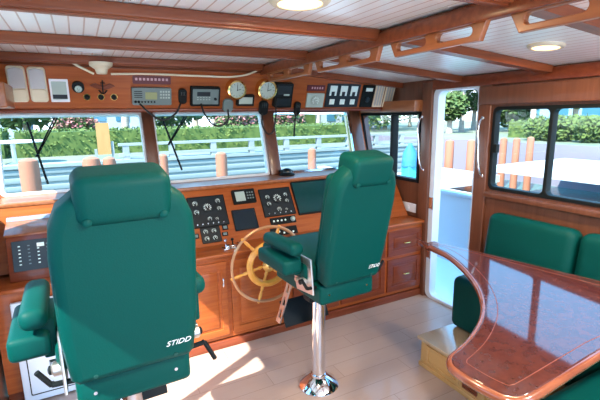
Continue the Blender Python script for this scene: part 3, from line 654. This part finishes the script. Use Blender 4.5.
hedge(-1.7,11.3,15,16.3,1.30,'long clipped green hedge seen through the middle and right windshield panes', 11000)
hedge(18,19.3,-4,13,1.3,'clipped green hedge seen through the big right window', 12000)
hedge(9.6,14.8,25,26.5,1.9,'far hedge beyond the inlet seen through the forward side window',5000)
def tree(x, y, h, r, lb, kind=TRE, tr=.12, n=900, zc=None, group='trees on the quay'):
    o = thing('tree', lb, 'tree', (x,y,.5), 0, group)
    link('trunk', lathe([(tr*1.3,0),(tr,.4),(tr*.8,h-.3)],12), TRK, o)
    link('crown', leaves(n, -r,r,-r,r,h-r*.9,h+r*.9,.22,True), kind, o)
def palm(x, y, h, lb):
    o = thing('palm_tree', lb, 'palm tree', (x,y,.5), 0, 'palm trees on the quay')
    link('trunk', lathe([(.22,0),(.16,.5),(.15,h)],12), TRK, o)
    for i in range(11):
        a = 2*PI*i/11; pts = [Vector((math.cos(a)*r_, math.sin(a)*r_, h+.5*math.sin(r_*1.6)-r_*r_*.16)) for r_ in (0,.6,1.2,1.8,2.3)]
        bm = bmesh.new(); prev = None
        for j, p in enumerate(pts):
            w_ = (.1,.35,.4,.3,.05)[j]; s_ = Vector((-math.sin(a), math.cos(a), 0))*w_
            c_ = [bm.verts.new(p-s_-Vector((0,0,w_*.5))), bm.verts.new(p), bm.verts.new(p+s_-Vector((0,0,w_*.5)))]
            if prev:
                for q_ in (0,1): bm.faces.new((prev[q_],prev[q_+1],c_[q_+1],c_[q_]))
            prev = c_
        me = bpy.data.meshes.new('f'); bm.to_mesh(me); bm.free(); link('frond', me, TRE, o)
def gx(px, Y): return on(px, 120, 1, Y).x
palm(gx(125,19),19,3.2,'palm trunk behind the tan board in the left windshield pane')
palm(gx(196,27),27,3.4,'palm trunk left in the middle windshield pane')
palm(gx(318,22),22,3.0,'palm trunk in the right windshield pane beside the post')
tree(gx(25,21),21,2.2,1.6,'broad green tree at the far left beyond the hedge')
tree(gx(172,22),22,2.0,1.6,'green tree beyond the hedge in the middle windshield pane')
tree(gx(215,24),24,2.6,1.9,'taller green tree beyond the hedge in the middle windshield pane')
for i, (px, lb) in enumerate(((236,'pink flowering shrub left of the middle windshield post'),(262,'pink flowering shrub behind the middle windshield post'),(288,'pink flowering shrub right of the middle windshield post'),(75,'small pink and green shrub above the hedge in the left pane'))):
    o = thing('flowering_shrub', lb, 'shrub', (gx(px,18+i%2*1.4),18+i%2*1.4,.5), 0, 'flowering shrubs behind the hedge')
    link('foliage', jn(leaves(900,-.9,.9,-.6,.6,.2,1.55 if i<3 else 1.3,.12,True)), TRE, o); link('blossom', leaves(900,-.9,.9,-.65,.65,.4,1.62 if i<3 else 1.3,.08,True), PNK, o)
def building(x0, x1, y0, y1, h, lb, m=BLD, floors=3, cols=6, side='y', roof=None, z=.5):
    o = thing('building', lb, 'building', ((x0+x1)/2,(y0+y1)/2,z))
    link('wall', loc(o, box(x0,x1,y0,y1,z,h)), m, o)
    link('roof', loc(o, box(x0-.3,x1+.3,y0-.3,y1+.3,h,h+.25)), roof or BLD, o)
    fh = (h-z)/floors
    for f_ in range(floors):
        for c_ in range(cols):
            if side == 'y': w_ = (x1-x0)/cols; me = box(x0+w_*(c_+.22),x0+w_*(c_+.78),y0-.05,y0+.02,z+fh*(f_+.3),z+fh*(f_+.82))
            else: w_ = (y1-y0)/cols; me = box(x0-.05,x0+.02,y0+w_*(c_+.22),y0+w_*(c_+.78),z+fh*(f_+.3),z+fh*(f_+.82))
            link('window', loc(o, me), WIN, o)
building(-14,-3,32,38,9,'pale building with blue windows beyond the hedge at the left', floors=3, cols=7)
building(-1,7,34,40,7,'white building behind the trees in the middle windshield pane', floors=2, cols=5)
building(12,24,30,36,10,'pale building seen above the hedge in the right windshield pane', floors=4, cols=8)
building(34,42,12,26,12,'pale blue building seen through the open upper half of the door', mat('powder_blue_wall',(.22,.36,.52),.8), 4, 6, 'x')
building(36,42,3,9.5,3.4,'teal low house seen through the big right window', BLB, 1, 3, 'x')
building(36,44,-8,1,3.2,'low pale house with terracotta roof at the far right', BLD, 1, 4, 'x', TERRA)
# right side trees
for px, X, h, r, lb in ((462,22,5.0,2.0,'leafy tree beyond the quay seen through the door'),(450,20,1.6,1.0,'low bushy tree left in the door opening'),(533,23,3.4,1.4,'dark leaved tree in the left pane of the big window'),(512,24,1.4,1.3,'round bush left of the dark tree in the big window'),
                        (385,24,2.4,2.6,'dense tree seen through the forward side window'),(410,24,3.0,2.6,'tall tree behind the forward side window divider'),(366,26,2.6,3.0,'green tree at the front corner seen through the side window')):
    p = on(px, 118, 0, X) if px > 430 else on(px,118,1,{385:27,410:31,366:25}[px]); 
    tree(p.x, p.y, h, r, lb, tr=.16, n=1100)
for px, X, lb in ((575,20.5,'light green round bush right of the big window divider'),(560,16.8,'small leafy bush before the hedge in the big window'),(592,16.8,'pale leafy bush at the far right in the big window'),(540,16.8,'leafy bush beside the pilings in the big window')):
    p = on(px,125,0,X); o = thing('bush', lb, 'bush', (p.x,p.y,.5), 0, 'bushes on the right quay'); link('foliage', leaves(700,-.6,.6,-.6,.6,-.1,1.0,.12,True), HED, o)
for px, X, h, r_, lb in ((575,26,3.0,1.9,'spreading tree above the hedge right of the big window divider'),(497,27,2.8,1.7,'green tree at the left edge of the big window'),(474,25,2.6,1.5,'green tree at the right edge of the door opening')):
    p = on(px,118,0,X); tree(p.x, p.y, h, r_, lb, tr=.16, n=1300)
# pilings
def piling(px, ax, v, ytop, rpx, lb, lean=0):
    p = on(px, ytop, ax, v); dist = (p-CAM).length; r = rpx/F*dist*.93
    o = thing('piling', lb, 'piling', (p.x,p.y,WZ), 0, 'timber mooring pilings')
    h = p.z-WZ
    link('post', lathe([(r*1.05,-.2),(r,.3),(r,h-.06),(r*.9,h)],16), PIL, o)
    link('cap', lathe([(r*.92,h),(r*.6,h+.03),(r*.05,h+.05)],16), PIL, o)
    if lean: o.rotation_euler = (0, math.radians(lean), 0)
for px, yt, r_, lb in ((28,161,8,'thick timber piling at the left in the left windshield pane'),(91,159,8,'timber piling just above the left chair headrest, left of two'),(109,159,6,'timber piling just above the left chair headrest, right of two'),(221,154,6,'timber piling in the middle windshield pane'),(312,150,4.5,'timber piling in the right windshield pane'),(163,156,4.5,'pale timber piling at the left edge of the middle pane')):
    piling(px, 1, 9.0, yt, r_, lb)
for px, yt, r_, lb in ((450,141,4.3,'orange timber piling seen through the door, left of two'),(472,141,4.3,'orange timber piling seen through the door, right of two'),(504,139,3.2,'orange timber piling at the left edge of the big window'),(517,139,3.2,'orange timber piling in the big window, middle of three'),(531,138,3.2,'orange timber piling in the big window, right of three')):
    piling(px, 0, 13.4, yt, r_, lb)
pa = on(550,174,2,.1); pb = on(550,157,2,.1); pe = on(500,170,0,pa.x)
ext('pier', join(box(pa.x,pb.x,-12,pe.y+.6,-.02,.10), *[box(pa.x+.2,pa.x+.4,-8+i*3,-7.8+i*3,WZ-.1,.0) for i in range(5)]), mat('white_dock_planking',(.40,.43,.45),.7))
ext('pier', join(box(10.2,12.9,9.5,14,-.75,-.50), *[box(10.3,10.5,9.6+i*2,9.8+i*2,WZ-.1,-.7) for i in range(3)]), mat('white_pier_planking',(.40,.43,.45),.7))
# tan upright board, table, blue umbrella, wipers
a = on(95,123,1,12.8); b = on(111,149,1,12.8)
o = thing('signboard', 'bright tan upright wooden board on the quay in the left windshield pane', 'board', ((a.x+b.x)/2,12.8,.5))
link('board', box(-(b.x-a.x)/2,(b.x-a.x)/2,-.03,.03,.15,a.z-.5), PLY, o); link('post', join(box(-.25,-.18,-.0,.06,0,.3), box(.18,.25,0,.06,0,.5)), CONC, o)
c = on(12,141,1,12.9); o = thing('outdoor_table', 'white outdoor table on the quay at the far left', 'table', (c.x,12.9,.5))
link('tabletop', lathe([(.7,c.z-.5-.04),(.72,c.z-.5-.02),(.7,c.z-.5)]), WH, o); link('leg', lathe([(.2,0),(.05,.05),(.05,c.z-.54)]), WH, o)
p = on(409,150,0,9.0)
p = on(409,180,0,7.0); o = thing('dock_pedestal', 'dark blue upright dock box with canopy seen through the forward side window', 'dock box', (p.x,p.y,WZ))
hgt = on(409,143,0,7.0).z-WZ
link('case', box(-.14,.14,-.14,.14,.0,hgt*.72,.02), mat('cyan_case',(.04,.45,.60),.4), o); link('canopy', lathe([(.20,hgt*.72),(.17,hgt*.88),(.03,hgt)],12), BLUE, o)
def wiper(arm, blade, lb):
    P = lambda x, y: onp(x, y, wsM.translation+wsM.to_3x3()@Vector((0,0,-.06)), wsM.to_3x3()@Vector((0,0,1)))
    A, B = P(*arm[0]), P(*arm[1]); C, D = P(*blade[0]), P(*blade[1])
    o = thing('windshield_wiper', lb, 'wiper', A, 0, 'windshield wipers'); off = Vector((.022,0,0))
    link('arm', tube([Vector((0,0,0)), B-A], .006, smooth=False), BK, o); link('arm', tube([off, B-A+off*.3], .005, smooth=False), BK, o)
    link('blade', tube([C-A, (C+D)/2-A, D-A], .008, smooth=False), BK, o)
    link('pivot', tf(lathe([(.02,-.02),(.02,.02)],16), T(0,0,0) @ RX(90)), BK, o)
wiper(((57,112),(36,157)), ((27,122),(48,184)), 'black wiper crossed over the left windshield pane')
wiper(((187,112),(168,145)), ((162,118),(182,170)), 'black wiper crossed over the middle windshield pane')

# ---------------------------------------------------------------- light
sd = bpy.data.lights.new('sun', 'SUN'); sd.energy = 9; sd.angle = math.radians(.6); sd.color = (1,.93,.82)
so = bpy.data.objects.new('sun', sd); COL.objects.link(so)
el = math.radians(48.3); hd = Vector((.88,.47,0)).normalized(); dvec = Vector((hd.x*math.cos(el), hd.y*math.cos(el), -math.sin(el)))
so.rotation_euler = dvec.to_track_quat('-Z','Y').to_euler()
w = bpy.data.worlds.new('sky'); S.world = w; w.use_nodes = True; nt = w.node_tree; bg = nt.nodes['Background']
tc = nt.nodes.new('ShaderNodeTexCoord'); sp = nt.nodes.new('ShaderNodeSeparateXYZ'); rp = nt.nodes.new('ShaderNodeValToRGB')
nt.links.new(tc.outputs['Generated'], sp.inputs[0]); nt.links.new(sp.outputs[2], rp.inputs[0]); nt.links.new(rp.outputs[0], bg.inputs[0])
rp.color_ramp.elements[0].position = 0; rp.color_ramp.elements[0].color = (.78,.88,1,1); rp.color_ramp.elements[1].position = .4; rp.color_ramp.elements[1].color = (.17,.54,1,1)
bg.inputs[1].default_value = 2.3
def area(n, loc_, rot, sx_, sy_, e, col=(1,1,1)):
    l = bpy.data.lights.new(n, 'AREA'); l.shape = 'RECTANGLE'; l.size = sx_; l.size_y = sy_; l.energy = e; l.color = col
    o = bpy.data.objects.new(n, l); COL.objects.link(o); o.location = loc_; o.rotation_euler = [math.radians(a) for a in rot]; return o
for p, r_ in ((Vector((pL.x,pL.y,CZ-.03)),.09),(Vector((pR.x,pR.y,1.90)),.07)):
    area('ceiling_lamp_or_fill', p, (0,0,0), r_*1.4, r_*1.4, 6, (1,.72,.42))
for x, y, lb in ((.55,.15,'added unseen fill light in the ceiling behind the camera at the left'),(2.05,.15,'added unseen fill light in the ceiling behind the camera at the right'),(1.2,-.45,'added unseen fill light in the ceiling at the aft end')):  # unseen aft lamps, added as fill to brighten the cabin
    z = CZ if x < 1.3 else rz_at(x)
    clight(x, y, z, .08, True, lb, 0 if x < 1.3 else tl); area('ceiling_lamp_or_fill', (x,y,z-.035), (0,0,0), .14, .14, 15, (1,.86,.70))
S.view_settings.view_transform = 'Standard'; S.view_settings.look = 'None'; S.view_settings.exposure = 1.1; S.view_settings.gamma = 1; S.view_settings.use_curve_mapping = False
S.cycles.max_bounces = 10; S.cycles.transparent_max_bounces = 16; S.cycles.diffuse_bounces = 6
